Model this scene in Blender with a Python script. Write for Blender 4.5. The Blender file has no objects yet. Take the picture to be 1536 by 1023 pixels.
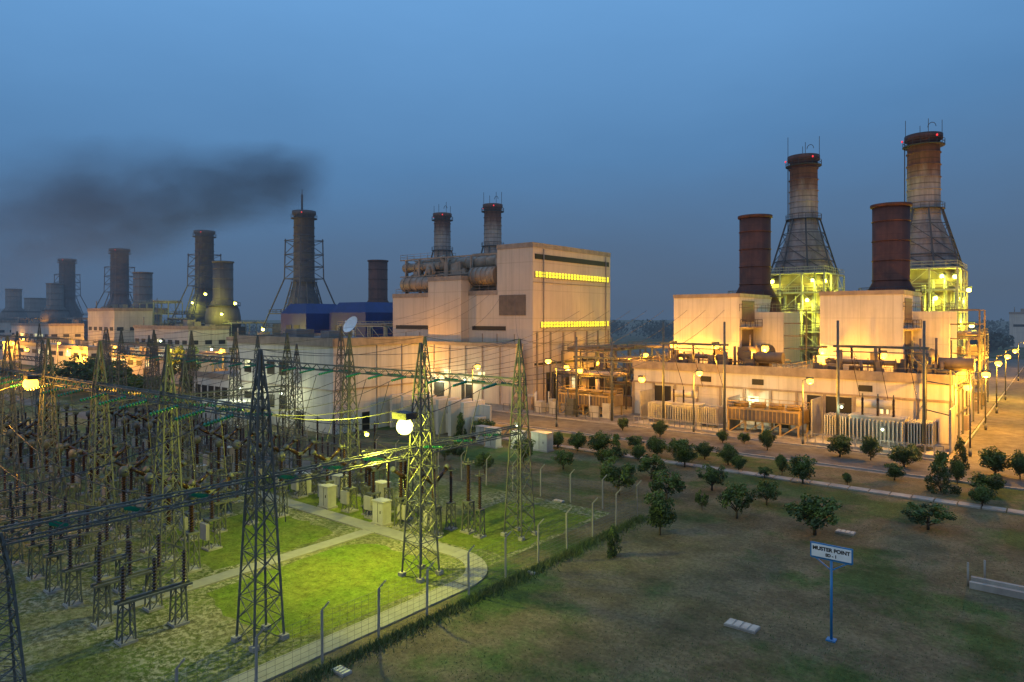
import bpy, math, random
from mathutils import Vector
random.seed(11)
R=random.uniform
TH=math.radians(38.8); C=math.cos(TH); S=math.sin(TH)
def W(u,v,z=0): return Vector((C*u+S*v,-S*u+C*v,z))
def UV(X,Y): return (C*X-S*Y, S*X+C*Y)
HC=15.0; F=1024.0
def site(px,py):      # survey helper: ground position from the site photo calibration
    d=F*HC/(py-475.0); return ((px-768)/F*d,d)

# ---------------------------------------------------------------- mesh builder
class B:
    def __init__(s): s.v=[];s.f=[];s.mi=[];s.sm=[];s.m=0
    def face(s,idx,sm=False): s.f.append(idx);s.mi.append(s.m);s.sm.append(sm)
    def quad(s,*p):
        n=len(s.v); s.v+= [tuple(q) for q in p]; s.face(tuple(range(n,n+len(p))))
    def box(s,x0,y0,z0,x1,y1,z1):
        n=len(s.v)
        s.v+=[(x0,y0,z0),(x1,y0,z0),(x1,y1,z0),(x0,y1,z0),(x0,y0,z1),(x1,y0,z1),(x1,y1,z1),(x0,y1,z1)]
        for q in ((0,3,2,1),(4,5,6,7),(0,1,5,4),(1,2,6,5),(2,3,7,6),(3,0,4,7)): s.face(tuple(n+i for i in q))
    def beam(s,p,q,w,h=None):
        p=Vector(p);q=Vector(q);d=(q-p)
        if d.length<1e-6:return
        d.normalize(); a=Vector((0,0,1)) if abs(d.z)<.9 else Vector((1,0,0))
        x=d.cross(a).normalized()*(w/2); y=d.cross(x).normalized()*((h or w)/2)
        n=len(s.v)
        for o in (p,q):
            for e in (-x-y,x-y,x+y,-x+y): s.v.append(tuple(o+e))
        for k in range(4):
            j=(k+1)%4; s.face((n+k,n+j,n+4+j,n+4+k))
        s.face((n+3,n+2,n+1,n)); s.face((n+4,n+5,n+6,n+7))
    def cyl(s,p,q,r0,r1=None,k=12,cap=True):
        if r1 is None:r1=r0
        p=Vector(p);q=Vector(q);d=(q-p).normalized(); a=Vector((0,0,1)) if abs(d.z)<.9 else Vector((1,0,0))
        x=d.cross(a).normalized(); y=x.cross(d).normalized()*-1
        n=len(s.v)
        for o,r in ((p,r0),(q,r1)):
            for i in range(k):
                t=2*math.pi*i/k; s.v.append(tuple(o+(x*math.cos(t)+y*math.sin(t))*r))
        for i in range(k):
            j=(i+1)%k; s.face((n+i,n+j,n+k+j,n+k+i),True)
        if cap:
            s.face(tuple(n+i for i in range(k))[::-1]); s.face(tuple(n+k+i for i in range(k)))
    def lathe(s,cx,cy,prof,k=16,sm=True):
        n=len(s.v)
        for r,z in prof:
            for i in range(k):
                t=2*math.pi*i/k; s.v.append((cx+r*math.cos(t),cy+r*math.sin(t),z))
        for a in range(len(prof)-1):
            for i in range(k):
                j=(i+1)%k; s.face((n+a*k+i,n+a*k+j,n+(a+1)*k+j,n+(a+1)*k+i),sm)
        s.face(tuple(n+i for i in range(k))[::-1]); m=n+(len(prof)-1)*k; s.face(tuple(m+i for i in range(k)))
    def ring(s,cx,cy,z,r,w=.06,k=20):
        pts=[(cx+r*math.cos(2*math.pi*i/k),cy+r*math.sin(2*math.pi*i/k),z) for i in range(k)]
        for i in range(k): s.beam(pts[i],pts[(i+1)%k],w)
    def rail(s,x0,y0,x1,y1,z,h=1.1,w=.06):
        for a,b in (((x0,y0),(x1,y0)),((x1,y0),(x1,y1)),((x1,y1),(x0,y1)),((x0,y1),(x0,y0))):
            s.beam((*a,z+h),(*b,z+h),w); s.beam((*a,z+h/2),(*b,z+h/2),w)
            L=math.dist(a,b); n=max(1,int(L/1.8))
            for i in range(n): 
                t=i/n; x=a[0]+(b[0]-a[0])*t; y=a[1]+(b[1]-a[1])*t; s.beam((x,y,z),(x,y,z+h),w)
    def mesh(s,name,mats,o=(0,0)):
        me=bpy.data.meshes.new(name)
        me.from_pydata([(a-o[0],b-o[1],c) for a,b,c in s.v],[],s.f)
        for m in mats: me.materials.append(m)
        me.polygons.foreach_set("material_index",s.mi); me.polygons.foreach_set("use_smooth",s.sm)
        me.update(); return me
col=bpy.context.scene.collection
def inst(name,me,loc,rz=-TH,sc=(1,1,1),parent=None):
    o=bpy.data.objects.new(name,me); col.objects.link(o)
    o.location=loc; o.rotation_euler=(0,0,rz); o.scale=sc
    if parent: o.parent=parent; 
    return o
def put(name,b,mats,o=(0,0)):       # absolute grid coords
    return inst(name,b.mesh(name,mats,o),W(o[0],o[1]))
def group(name,parts,o):
    e=inst(name,None,W(o[0],o[1]))
    for pn,b,mats in parts:
        inst(pn,b.mesh(pn,mats,o),(0,0,0),0,parent=e)
    return e

# ---------------------------------------------------------------- materials
def mk(name):
    m=bpy.data.materials.new(name); m.use_nodes=True; nt=m.node_tree; return m,nt,nt.nodes["Principled BSDF"]
def N(nt,t,**k):
    n=nt.nodes.new(t)
    for a,b in k.items(): setattr(n,a,b)
    return n
def math_(nt,op,a,b=None):
    n=N(nt,'ShaderNodeMath',operation=op)
    for i,x in enumerate((a,b)):
        if x is None: continue
        if isinstance(x,(int,float)): n.inputs[i].default_value=x
        else: nt.links.new(x,n.inputs[i])
    return n.outputs[0]
def mixc(nt,f,a,b,mode='MIX'):
    n=N(nt,'ShaderNodeMix',data_type='RGBA',blend_type=mode)
    for i,x in ((0,f),(6,a),(7,b)):
        if isinstance(x,(int,float)): n.inputs[i].default_value=x
        elif isinstance(x,tuple): n.inputs[i].default_value=(*x,1)[:4]
        else: nt.links.new(x,n.inputs[i])
    return n.outputs[2]
def noise(nt,vec,scale,detail=5,rough=.6):
    n=N(nt,'ShaderNodeTexNoise'); n.inputs['Scale'].default_value=scale; n.inputs['Detail'].default_value=detail; n.inputs['Roughness'].default_value=rough
    nt.links.new(vec,n.inputs['Vector']); return n.outputs['Fac']
def ramp(nt,fac,stops):
    n=N(nt,'ShaderNodeValToRGB'); e=n.color_ramp.elements
    while len(e)<len(stops): e.new(.5)
    for i,(p,c) in enumerate(stops):
        e[i].position=p; e[i].color=(*c,1) if isinstance(c,tuple) else (c,c,c,1)
    nt.links.new(fac,n.inputs[0]); return n.outputs[0]
def coords(nt,scale=(1,1,1)):
    t=N(nt,'ShaderNodeTexCoord'); mp=N(nt,'ShaderNodeMapping'); mp.inputs['Scale'].default_value=scale
    nt.links.new(t.outputs['Object'],mp.inputs[0]); return mp.outputs[0]
def bump(nt,bs,h,st=.3,dist=.05):
    n=N(nt,'ShaderNodeBump'); n.inputs['Strength'].default_value=st; n.inputs['Distance'].default_value=dist
    nt.links.new(h,n.inputs['Height']); nt.links.new(n.outputs[0],bs.inputs['Normal'])
def surf(name,c,c2=None,rough=.7,metal=0,scale=1.0,streak=0,seam=None,bmp=.1,sk=.4):
    m,nt,bs=mk(name); v=coords(nt); c2=c2 or tuple(x*.6 for x in c)
    f=ramp(nt,noise(nt,v,scale),[(.35,0.),(.7,1.)]); o=mixc(nt,f,c,c2)
    if streak:
        sf=ramp(nt,noise(nt,coords(nt,(1.2,1.2,.07)),1.0,6,.7),[(.45,0.),(.75,1.)])
        sf=math_(nt,'MULTIPLY',sf,streak); o=mixc(nt,sf,o,tuple(x*.45 for x in c2))
    if seam:
        sp=N(nt,'ShaderNodeSeparateXYZ'); nt.links.new(v,sp.inputs[0])
        a=math_(nt,'ADD',sp.outputs[0],sp.outputs[1])
        l1=math_(nt,'LESS_THAN',math_(nt,'FRACT',math_(nt,'DIVIDE',a,seam[0])),.04)
        l2=math_(nt,'LESS_THAN',math_(nt,'FRACT',math_(nt,'DIVIDE',sp.outputs[2],seam[1])),.03)
        l=math_(nt,'MULTIPLY',math_(nt,'MAXIMUM',l1,l2),sk); o=mixc(nt,l,o,tuple(x*.4 for x in c))
    nt.links.new(o,bs.inputs['Base Color']); bs.inputs['Roughness'].default_value=rough; bs.inputs['Metallic'].default_value=metal
    if bmp: bump(nt,bs,noise(nt,v,scale*6),bmp)
    return m
def emis(name,c,s):
    m,nt,bs=mk(name); bs.inputs['Base Color'].default_value=(*c,1)
    bs.inputs['Emission Color'].default_value=(*c,1)
    f=math_(nt,'MULTIPLY',ramp(nt,noise(nt,coords(nt),1.3),[(.3,.5),(.7,1.)]),s); nt.links.new(f,bs.inputs['Emission Strength'])
    return m
cream=surf("cream_cladding",(.56,.46,.36),(.46,.375,.3),.75,0,.12,.35,(3.0,4.9),sk=.28)
white=surf("white_render",(.6,.55,.47),(.48,.44,.38),.8,0,.2,.5,(4.0,3.7),sk=.25)
conc=surf("concrete",(.33,.31,.27),(.22,.2,.18),.9,0,.8,.3)
steel=surf("galvanised_steel",(.12,.125,.115),(.07,.075,.068),.6,.2,2)
steelLit=surf("lit_galvanised_steel",(.36,.37,.28),(.24,.24,.18),.5,.1,2)  # galvanised steel with yellow lamplight put into its colour
darks=surf("dark_steel",(.07,.07,.07),(.04,.04,.045),.6,.3,2)
tan=surf("tan_duct_metal",(.34,.27,.21),(.22,.17,.13),.6,.1,.8,.4)
gstack=surf("grey_stack_metal",(.14,.13,.14),(.09,.085,.095),.75,0,.3,.5,(900,2.6))
gstack2=surf("brown_grey_stack",(.2,.17,.15),(.13,.11,.1),.75,0,.3,.5,(900,2.6))
rusty=surf("rusty_steel",(.13,.05,.035),(.07,.032,.028),.85,.0,.6,.6,(900,3.1))
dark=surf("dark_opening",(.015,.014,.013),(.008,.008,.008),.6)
louv=surf("louvre_brown",(.16,.12,.09),(.1,.075,.06),.6,0,1,.2,(900,.5))
roofm=surf("roof_felt",(.2,.19,.18),(.13,.12,.12),.95,0,.5)
blue=surf("blue_cladding",(.012,.04,.22),(.008,.025,.13),.5,0,.3,.3,(1.5,900))
ins=surf("brown_porcelain",(.045,.022,.015),(.025,.014,.01),.25)
insg=surf("green_glass_insulator",(.02,.2,.12),(.015,.13,.08),.2)
yell=surf("yellow_cooler_paint",(.45,.3,.1),(.3,.2,.08),.6,0,1,.4)
tgrey=surf("transformer_grey",(.45,.43,.37),(.33,.31,.27),.5,0,1,.4)
bluep=surf("blue_sign_paint",(.02,.2,.45),(.015,.13,.3),.5)
wpaint=surf("white_paint",(.75,.76,.76),(.62,.63,.62),.5)
barkm=surf("bark",(.1,.075,.05),(.05,.04,.03),.95,0,8)
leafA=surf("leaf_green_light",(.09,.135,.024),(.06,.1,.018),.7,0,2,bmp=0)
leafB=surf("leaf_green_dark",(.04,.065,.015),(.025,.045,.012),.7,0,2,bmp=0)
bladeA=surf("grass_blade_light",(.09,.135,.035),(.11,.11,.05),.8,0,.4,bmp=0)
bladeB=surf("grass_blade_dark",(.05,.09,.018),(.045,.07,.018),.8,0,.4,bmp=0)
hazy=surf("hazy_foliage",(.05,.065,.045),(.03,.042,.03),.9,0,.1,bmp=0)
sodium=emis("sodium_lamp",(1,.5,.06),6.5)
yel=emis("yellow_floodlamp",(1,.95,.25),7)
whl=emis("white_lamp",(.85,1,.75),4)
redl=emis("red_beacon",(1,.04,.05),1.4)
winY=emis("lit_window_yellow",(.93,.86,.05),1.5)
winW=emis("lit_window_white",(.9,.85,.45),1.1)
def tallstack_mat():
    m,nt,bs=mk("stained_stack_cladding"); v=coords(nt); sp=N(nt,'ShaderNodeSeparateXYZ'); nt.links.new(v,sp.inputs[0])
    z=math_(nt,'ADD',math_(nt,'DIVIDE',sp.outputs[2],52.),math_(nt,'MULTIPLY',math_(nt,'SUBTRACT',noise(nt,coords(nt,(1,1,.25)),.5,6,.7),.5),.2))
    o=ramp(nt,z,[(.4,(.15,.125,.12)),(.62,(.28,.24,.22)),(.78,(.4,.34,.3)),(.86,(.2,.1,.07)),(.97,(.08,.035,.03))])
    st=ramp(nt,noise(nt,coords(nt,(1.1,1.1,.1)),.9,6,.7),[(.42,1.),(.7,.5)]); o=mixc(nt,1.0,o,st,'MULTIPLY')
    l=math_(nt,'LESS_THAN',math_(nt,'FRACT',math_(nt,'DIVIDE',sp.outputs[2],2.4)),.09)
    o=mixc(nt,math_(nt,'MULTIPLY',l,.6),o,(.05,.035,.03))
    nt.links.new(o,bs.inputs['Base Color']); bs.inputs['Roughness'].default_value=.75; return m
tst=tallstack_mat()
def groundmat(name,stops,sc=.12,fine=3.,second=None,thr=(.5,.6),bst=.5,con=(.55,1.5)):
    m,nt,bs=mk(name); v=coords(nt)
    a=noise(nt,v,sc,7,.66); o=ramp(nt,a,stops)
    b=ramp(nt,noise(nt,v,fine,6,.75),[(.3,con[0]),(.75,con[1])]); o=mixc(nt,1.0,o,b,'MULTIPLY')
    c=ramp(nt,noise(nt,v,sc*4.3,4,.7),[(.35,.7),(.65,1.25)]); o=mixc(nt,1.0,o,c,'MULTIPLY')
    if second:
        f=ramp(nt,noise(nt,v,second[1],5,.7),[(thr[0],0.),(thr[1],1.)])
        g=ramp(nt,noise(nt,v,.16,3,.6),[(.4,1.),(.62,.15)]); f=math_(nt,'MULTIPLY',f,g); o=mixc(nt,f,o,second[0])
    nt.links.new(o,bs.inputs['Base Color']); bs.inputs['Roughness'].default_value=1; bs.inputs['Specular IOR Level'].default_value=.15
    bump(nt,bs,noise(nt,v,fine*2,6,.8),bst,.08); return m
lawn=groundmat("lawn_grass",[(.3,(.04,.08,.018)),(.43,(.06,.09,.027)),(.51,(.15,.115,.065)),(.59,(.135,.11,.055)),(.66,(.065,.085,.03)),(.8,(.035,.075,.015))],.075,4)
yard=groundmat("yard_gravel_grass",[(.35,(.09,.13,.02)),(.5,(.12,.13,.04)),(.6,(.16,.145,.07)),(.75,(.08,.13,.018))],.13,4,((.33,.3,.18),3.4),(.47,.58),.6,(.35,1.6))
yardg=groundmat("yard_mown_grass",[(.3,(.1,.16,.015)),(.6,(.14,.16,.025)),(.8,(.07,.12,.012))],.35,5)
asph=groundmat("asphalt",[(.3,(.085,.08,.07)),(.6,(.12,.11,.1)),(.8,(.08,.08,.075))],.15,9,None,bst=.15,con=(.8,1.15))
apron=groundmat("concrete_apron",[(.3,(.16,.145,.12)),(.6,(.22,.195,.16)),(.8,(.13,.12,.105))],.12,6,None,bst=.15,con=(.7,1.2))
pathm=surf("path_paving",(.34,.32,.25),(.25,.23,.18),.9,0,1.5,0,(1.2,900))

# ---------------------------------------------------------------- ground
def sheet(name,x0,y0,x1,y1,z,mat):
    b=B(); b.quad((x0,y0,z),(x1,y0,z),(x1,y1,z),(x0,y1,z)); return put(name,b,[mat])
sheet("ground",-3000,-3000,3000,3000,0,lawn)
sheet("switchyard_ground",-170,-30,-26.8,45.5,.004,yard)
b=B()
def blob(x0,y0,x1,y1):
    cx,cy,rx,ry=(x0+x1)/2,(y0+y1)/2,(x1-x0)/2,(y1-y0)/2; P=[]
    for i in range(40):
        a=2*math.pi*i/40; k=1/max(abs(math.cos(a)),abs(math.sin(a)))**.75*R(.9,1.0); P.append((cx+rx*math.cos(a)*k,cy+ry*math.sin(a)*k,.008))
    b.quad(*P)
for q in ((-36.9,17.5,-27.2,30),(-50,31.8,-37,36.5),(-49,20,-38.6,29.8),(-35.6,32.4,-26.9,44),(-60,32.5,-51,37)): blob(*q)
put("mown_grass",b,[yardg])
sheet("apron",-520,73,-9,150,.004,apron)
sheet("apron_back",-520,150,-9,300,.004,apron)
b=B(); 
b.quad((-130,74,.008),(30,74,.008),(30,83,.008),(-130,83,.008)); b.quad((-8.5,83,.008),(.5,83,.008),(.5,420,.008),(-8.5,420,.008))
put("asphalt_road",b,[asph])
sheet("concrete_yard",.9,83.4,45,260,.006,apron)
b=B(); b.box(-130,73.75,0,30,73.95,.14); b.box(-130,83.05,0,-8.8,83.25,.14); b.box(-8.8,83.3,0,-8.6,400,.14); b.box(.6,83.2,0,.8,400,.14)
put("road_kerb",b,[conc])
b=B(); 
for i in range(75):
    x=-80+i*1.6; b.box(x,64.5,0,x+1.5,65.6,.1+R(0,.03))
put("paved_footpath",b,[conc])
b=B()
b.box(-26.75,-10,0,-25.45,28,.09)
pts=[]
cx,cy=-30,27.9
for i in range(11):
    t=math.pi/2*i/10; 
    pts.append(((cx+3.25*math.cos(t),cy+3.0*math.sin(t)),(cx+4.55*math.cos(t),cy+4.3*math.sin(t))))
for i in range(10):
    (a,c),(d,e)=pts[i],pts[i+1]
    b.quad((*a,.09),(*c,.09),(*e,.09),(*d,.09)); b.quad((*c,.0),(*e,0),(*e,.09),(*c,.09)); b.quad((*a,.0),(*d,0),(*d,.09),(*a,.09))
b.box(-60,30.9,0,-30.02,32.2,.088); b.box(-38.2,14,0,-37.1,30.88,.086)
put("switchyard_path",b,[pathm])
sheet("switchyard_road",-160,38.8,-52,42.2,.012,apron)
b=B()
def blade(x,y,h,w,m):
    b.m=m; t=R(0,6.28); dx=math.cos(t)*w; dy=math.sin(t)*w
    n=len(b.v); b.v+=[(x-dx,y-dy,0),(x+dx,y+dy,0),(x+R(-.8,.8)*h,y+R(-.8,.8)*h,h)]; b.face((n,n+1,n+2))
for i in range(42000):
    d=27+40*random.random()**1.7; X=R(-.78,.78)*d; u,v=UV(X,d)
    if v>64 or (-26.9<u<-25.3 and v<32) or (30.8<v<32.3 and u<-29): continue
    c=math.sin(u*.7+2*math.sin(v*.4))+math.sin(v*.9+u*.3)
    if c<-.2 and random.random()<.6: continue
    blade(u,v,R(.03,.09),R(.008,.022),0 if random.random()<.7 else 1)
for i in range(12000):
    v=R(0,46); blade(-24.6+abs(random.gauss(0,.45)),v,R(.12,.38),R(.015,.035),random.randint(0,1))
put("grass",b,[bladeA,bladeB])
for (px,py,sx,sy) in ((1113,940,1.5,.8),(1268,799,1.2,.7),(512,1008,.8,.5),(838,752,.9,.5),(796,860,.5,.3)):
    X,Y=site(px,py); u,v=UV(X,Y); b=B()
    b.box(u-sx/2,v-sy/2,0,u+sx/2,v+sy/2,.1); b.m=1
    for k in range(4): b.box(u-sx/2+.06+k*sx/4,v-sy/2+.05,.1,u-sx/2+sx/4*(k+1)-.03,v+sy/2-.05,.13)
    put("manhole_cover",b,[conc,tgrey],(u,v))
X,Y=site(1495,885); u,v=UV(X,Y); b=B(); b.box(u-1.2,v-.6,0,u+5,v-.35,.35); b.box(u-1.2,v+.35,0,u+5,v+.6,.35); b.box(u-1.2,v-.35,0,u+5,v+.35,.15); b.cyl((u-1.3,v-.2,0),(u-1.3,v-.2,1.3),.05,k=8); b.cyl((u-.6,v+.8,0),(u-.6,v+.8,1.3),.05,k=8)
put("concrete_drain_channel",b,[conc],(u,v))

# ---------------------------------------------------------------- lamps
SOD=(1,.44,.028); YG=(.95,.95,.07); YW=(.9,1,.6)
KS={'s':5.4,'y':3.2,'w':2.4}
def light(parent,loc,c,p,r=.25):
    l=bpy.data.lights.new("lamp_light",'POINT'); l.color=c; l.energy=p; l.shadow_soft_size=r
    o=bpy.data.objects.new("lamp_light",l); col.objects.link(o); o.parent=parent; o.location=loc
def bulbmesh(mat,r=.32):
    b=B(); b.box(-.4,-.3,.2,.4,.3,.45); b.beam((0,0,.4),(0,.7,.2),.08); b.m=1
    b.lathe(0,0,[(r*math.sin(math.pi*t/8),-.1-r*math.cos(math.pi*t/8)) for t in range(1,8)],12)
    return b.mesh("floodlight",[darks,mat])
BM={'s':bulbmesh(sodium,.45),'y':bulbmesh(yel,.33),'w':bulbmesh(whl,.22)}
BC={'s':SOD,'y':YG,'w':YW}
def flood(u,v,z,k,p,off=(0,-.9,-.5),sc=1):
    o=inst("floodlight",BM[k],W(u,v,z),sc=(sc,)*3); light(o,off,BC[k],p*KS[k]); return o
def street(u,v,h,k,p,arm=1.4,dirx=-1):
    b=B(); b.cyl((0,0,0),(0,0,.9),.16,k=8); b.cyl((0,0,.9),(0,0,h),.1,.06,8); b.beam((0,0,h-.05),(dirx*arm,0,h+.25),.08)
    b.box(dirx*arm-.4,-.15,h+.18,dirx*arm+.4,.15,h+.36)
    c=B(); c.lathe(dirx*arm,0,[(.02,h-.45),(.3,h-.34),(.42,h-.1),(.34,h+.1),(.1,h+.17)],10)
    e=inst("street_lamp",None,W(u,v)); inst("pole",b.mesh("pole",[steel]),(0,0,0),0,parent=e)
    inst("lens",c.mesh("lens",[{'s':sodium,'y':yel,'w':whl}[k]]),(0,0,0),0,parent=e); light(e,(dirx*arm,0,h-.8),BC[k],p*KS[k])

# ---------------------------------------------------------------- switchyard
def tower_mesh(h=13.5,zb=10.5,w0=.76,w1=.3):
    b=B(); n=10; L=[]
    for i in range(n+1):
        t=i/n; L.append((zb*t, w0+(w1-w0)*t))
    L+= [(zb+.9,.23),(zb+1.9,.13),(h,.03)]
    cr=lambda z,w:[(-w,-w,z),(w,-w,z),(w,w,z),(-w,w,z)]
    for i in range(len(L)-1):
        a=cr(*L[i]);c=cr(*L[i+1])
        for k in range(4):
            j=(k+1)%4; b.beam(a[k],c[k],.08); 
            if i<len(L)-2:
                b.beam(a[k],c[j],.036); b.beam(a[j],c[k],.036)
                if i%2: b.beam(c[k],c[j],.036)
    for x,y in ((-w0,-w0),(w0,-w0),(w0,w0),(-w0,w0)): b.m=1; b.box(x-.17,y-.17,0,x+.17,y+.17,.22); b.m=0
    return b.mesh("lattice_tower",[steel,conc])
TM=tower_mesh()
def truss_mesh(L,w=.25):
    b=B(); n=max(2,int(L/.7))
    for y,z in ((-w,-w),(w,-w),(w,w),(-w,w)): b.beam((0,y,z),(L,y,z),.065)
    for i in range(n):
        x0=L*i/n;x1=L*(i+1)/n
        q=[(-w,-w),(w,-w),(w,w),(-w,w)]
        for k in range(4):
            j=(k+1)%4; A=k if i%2 else j; D=j if i%2 else k
            b.beam((x0,*q[A]),(x1,*q[D]),.034)
    return b.mesh("gantry_beam",[steel])
TR={}
def truss(u,v,z,L,along='u'):
    if L not in TR: TR[L]=truss_mesh(L)
    inst("gantry_beam",TR[L],W(u,v,z),-TH if along=='u' else -TH+math.pi/2)
P=9.3; rowv=(17.4,36.9)
tw=[(-29,7.4),(-29,17.4),(-29,27.6),(-29,36.9)]
for v in rowv:
    for k in range(1,8): tw.append((-29-P*k,v))
for u,v in tw: inst("lattice_tower",TM,W(u,v),sc=(1,1,.55) if v==7.4 else (1,1,1))
for v in rowv:
    for k in range(0,7): truss(-29-P*(k+1),v,10.5,P)
truss(-29,7.4,7.3,10.,'v'); truss(-29,17.4,7.3,10.,'v'); truss(-29,27.6,7.3,9.3,'v')
truss(-56.9,27.1,8.3,9.8,'v'); truss(-56.9,17.4,8.3,9.8,'v'); inst("lattice_tower",TM,W(-56.9,27.2),sc=(1,1,.85))
for k in (3,5,7): inst("lattice_tower",TM,W(-29-P*k,7))
for u,v in ((-66,50),(-75,50),(-84,50),(-100,30),(-110,30),(-120,45),(-105,45),(-112,20),(-124,28),(-135,40),(-140,52),(-128,56)): inst("lattice_tower",TM,W(u,v),sc=(1,1,R(.85,1.05)))
for u,v in ((-84,50),(-110,30),(-120,45),(-94,45)): truss(u,v,9.6,9.3)
wires=B(); strings=B()
def wire(p,q,sag,w=.035,n=12,b=wires):
    p=Vector(p);q=Vector(q);pr=p
    for i in range(1,n+1):
        t=i/n; c=p.lerp(q,t); c.z-=sag*4*t*(1-t); b.beam(pr,c,w); pr=c
def istring(p,q):
    p=Vector(p);q=Vector(q)
    for i in range(9):
        c=p.lerp(q,(i+.5)/9); d=(q-p).normalized()*.05; strings.cyl(c-d,c+d,.11,.05,8)
for k in range(7):
    for f in (.2,.5,.8):
        u=-29-P*(k+f)
        istring((u,17.7,10.3),(u,19.2,10.1)); istring((u,36.6,10.3),(u,35.1,10.1)); wire((u,19.2,10.1),(u,35.1,10.1),1.3)
        istring((u,17.1,10.3),(u,15.6,10.0)); wire((u,15.6,10.0),(u+R(-.5,.5),1.,9.4),1.2)
        istring((u,37.2,10.3),(u,38.7,10.1)); 
        if k<3: wire((u,38.7,10.1),(u-6,93.5,16),2.5,n=18)
        wire((u,19.4,10.0),(u+.2,19.8,4.6),-.1,n=3); wire((u,34.9,10),(u,33.2,5),-.1,n=3)
for v0 in (7.4,17.4,27.6):
    for f in (.22,.5,.78):
        v=v0+f*9.8
        istring((-29.3,v,7.1),(-31,v,6.9)); wire((-31,v,6.9),(-56,v+R(-.3,.3),7.6),1.4)
for k in range(3): wire((-29,17.4+k*9.7,13.5),(-29,27.1+k*9.7,13.5),.5,.025)
for v in rowv:
    for k in range(7): wire((-29-P*k,v,13.5),(-29-P*(k+1),v,13.5),.35,.025)
for k in range(8): wire((-29-P*k,17.4,13.5),(-29-P*k,36.9,13.5),.6,.025)
for k in range(5): wire((-29-P*k,36.9,13.5),(-75-3*k,94,19),2,.025,18)
put("overhead_power_lines",wires,[darks],(-29,17)); put("insulator_strings",strings,[insg],(-29,17))
def insul(b,x,y,z0,z1,r=.14,m=1):
    mm=b.m;b.m=m; n=int((z1-z0)/.16); pr=[]
    for i in range(n):
        z=z0+(z1-z0)*i/n; d=(z1-z0)/n; pr+=[(r*.55,z),(r,z+d*.35),(r*.55,z+d*.7)]
    pr.append((r*.55,z1)); b.lathe(x,y,pr,8,False); b.m=mm
def legs(b,x,y,h,w=.35):
    for sx in (-1,1):
        for sy in (-1,1): b.beam((x+sx*w,y+sy*w,0),(x+sx*w*.8,y+sy*w*.8,h),.06)
    n=3
    for i in range(n):
        z0=h*i/n;z1=h*(i+1)/n
        for q in (((-w,-w),(w,-w)),((w,-w),(w,w)),((w,w),(-w,w)),((-w,w),(-w,-w))):
            b.beam((x+q[0][0]*.9,y+q[0][1]*.9,z0),(x+q[1][0]*.9,y+q[1][1]*.9,z1),.04)
    b.box(x-w,y-w,h,x+w,y+w,h+.1)
    mm=b.m;b.m=2; b.box(x-w-.08,y-w-.08,0,x+w+.08,y+w+.08,.12); b.m=mm
def eq_ct():
    b=B(); legs(b,0,0,2.2); insul(b,0,0,2.3,4.1,.2); b.lathe(0,0,[(.12,4.1),(.28,4.2),(.3,4.6),(.15,4.8)],12); b.beam((-.6,0,4.5),(.6,0,4.5),.07); return b.mesh("current_transformer",[steel,ins,conc])
def eq_sa():
    b=B(); legs(b,0,0,1.9,.25); insul(b,0,0,2.0,4.4,.15); b.ring(0,0,4.4,.32,.05,12); b.beam((0,0,4.4),(0,0,4.7),.06); return b.mesh("surge_arrester",[steel,ins,conc])
def eq_ds():
    b=B()
    for y in (-1.2,1.2): legs(b,0,y,1.9,.3)
    b.beam((0,-1.7,2.0),(0,1.7,2.0),.16); b.beam((.35,-1.7,2.0),(.35,1.7,2.0),.1)
    for y in (-1.4,0,1.4): insul(b,.15,y,2.1,3.7,.13)
    b.beam((.15,-1.4,3.8),(.15,.1,3.8),.06); b.beam((.15,1.4,3.8),(.15,.3,4.4),.06); return b.mesh("disconnector_switch",[steel,ins,conc])
def eq_cb():
    b=B(); legs(b,0,0,1.8,.4); b.m=2; b.box(-.4,-.6,.7,.4,-.38,1.7); b.m=0; insul(b,0,0,1.9,3.5,.17); b.box(-.15,-.3,3.5,.15,.3,3.75)
    for s in (-1,1):
        m=b.m;b.m=1; b.cyl((0,s*.2,3.6),(0,s*1.2,4.3),.17,.14,10); b.m=m
        b.cyl((0,s*1.2,4.3),(0,s*1.4,4.45),.2,k=8)
    return b.mesh("circuit_breaker",[steel,ins,conc])
E=[eq_ct(),eq_sa(),eq_ds(),eq_cb()]
NM=["current_transformer","surge_arrester","disconnector_switch","circuit_breaker"]
def eqrow(v,t,ua,ub):
    k=0; 
    while True:
        u=-29-P*(k//3)-P*(.2,.5,.8)[k%3]; k+=1
        if u<ub: break
        if u>ua: continue
        inst(NM[t],E[t],W(u+R(-.1,.1),v),sc=(1,1,R(.95,1.05)))
eqrow(14.6,2,-33,-70); eqrow(19.6,0,-37.5,-85); eqrow(22.3,3,-41,-95); eqrow(25.6,2,-45,-100)
eqrow(33.3,3,-31,-95); eqrow(34.9,1,-30,-85); eqrow(29.2,0,-44,-100); eqrow(38.0,2,-43,-100); eqrow(43.6,1,-50,-100); eqrow(10.5,3,-47,-80); eqrow(6.5,0,-60,-90)
for u,v in ((-33.2,32.8),(-32.2,35.2),(-36.6,32.9),(-37.9,34.5),(-40.9,33.6)): inst("surge_arrester",E[1],W(u,v),sc=(1.3,1.3,1.1))
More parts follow.
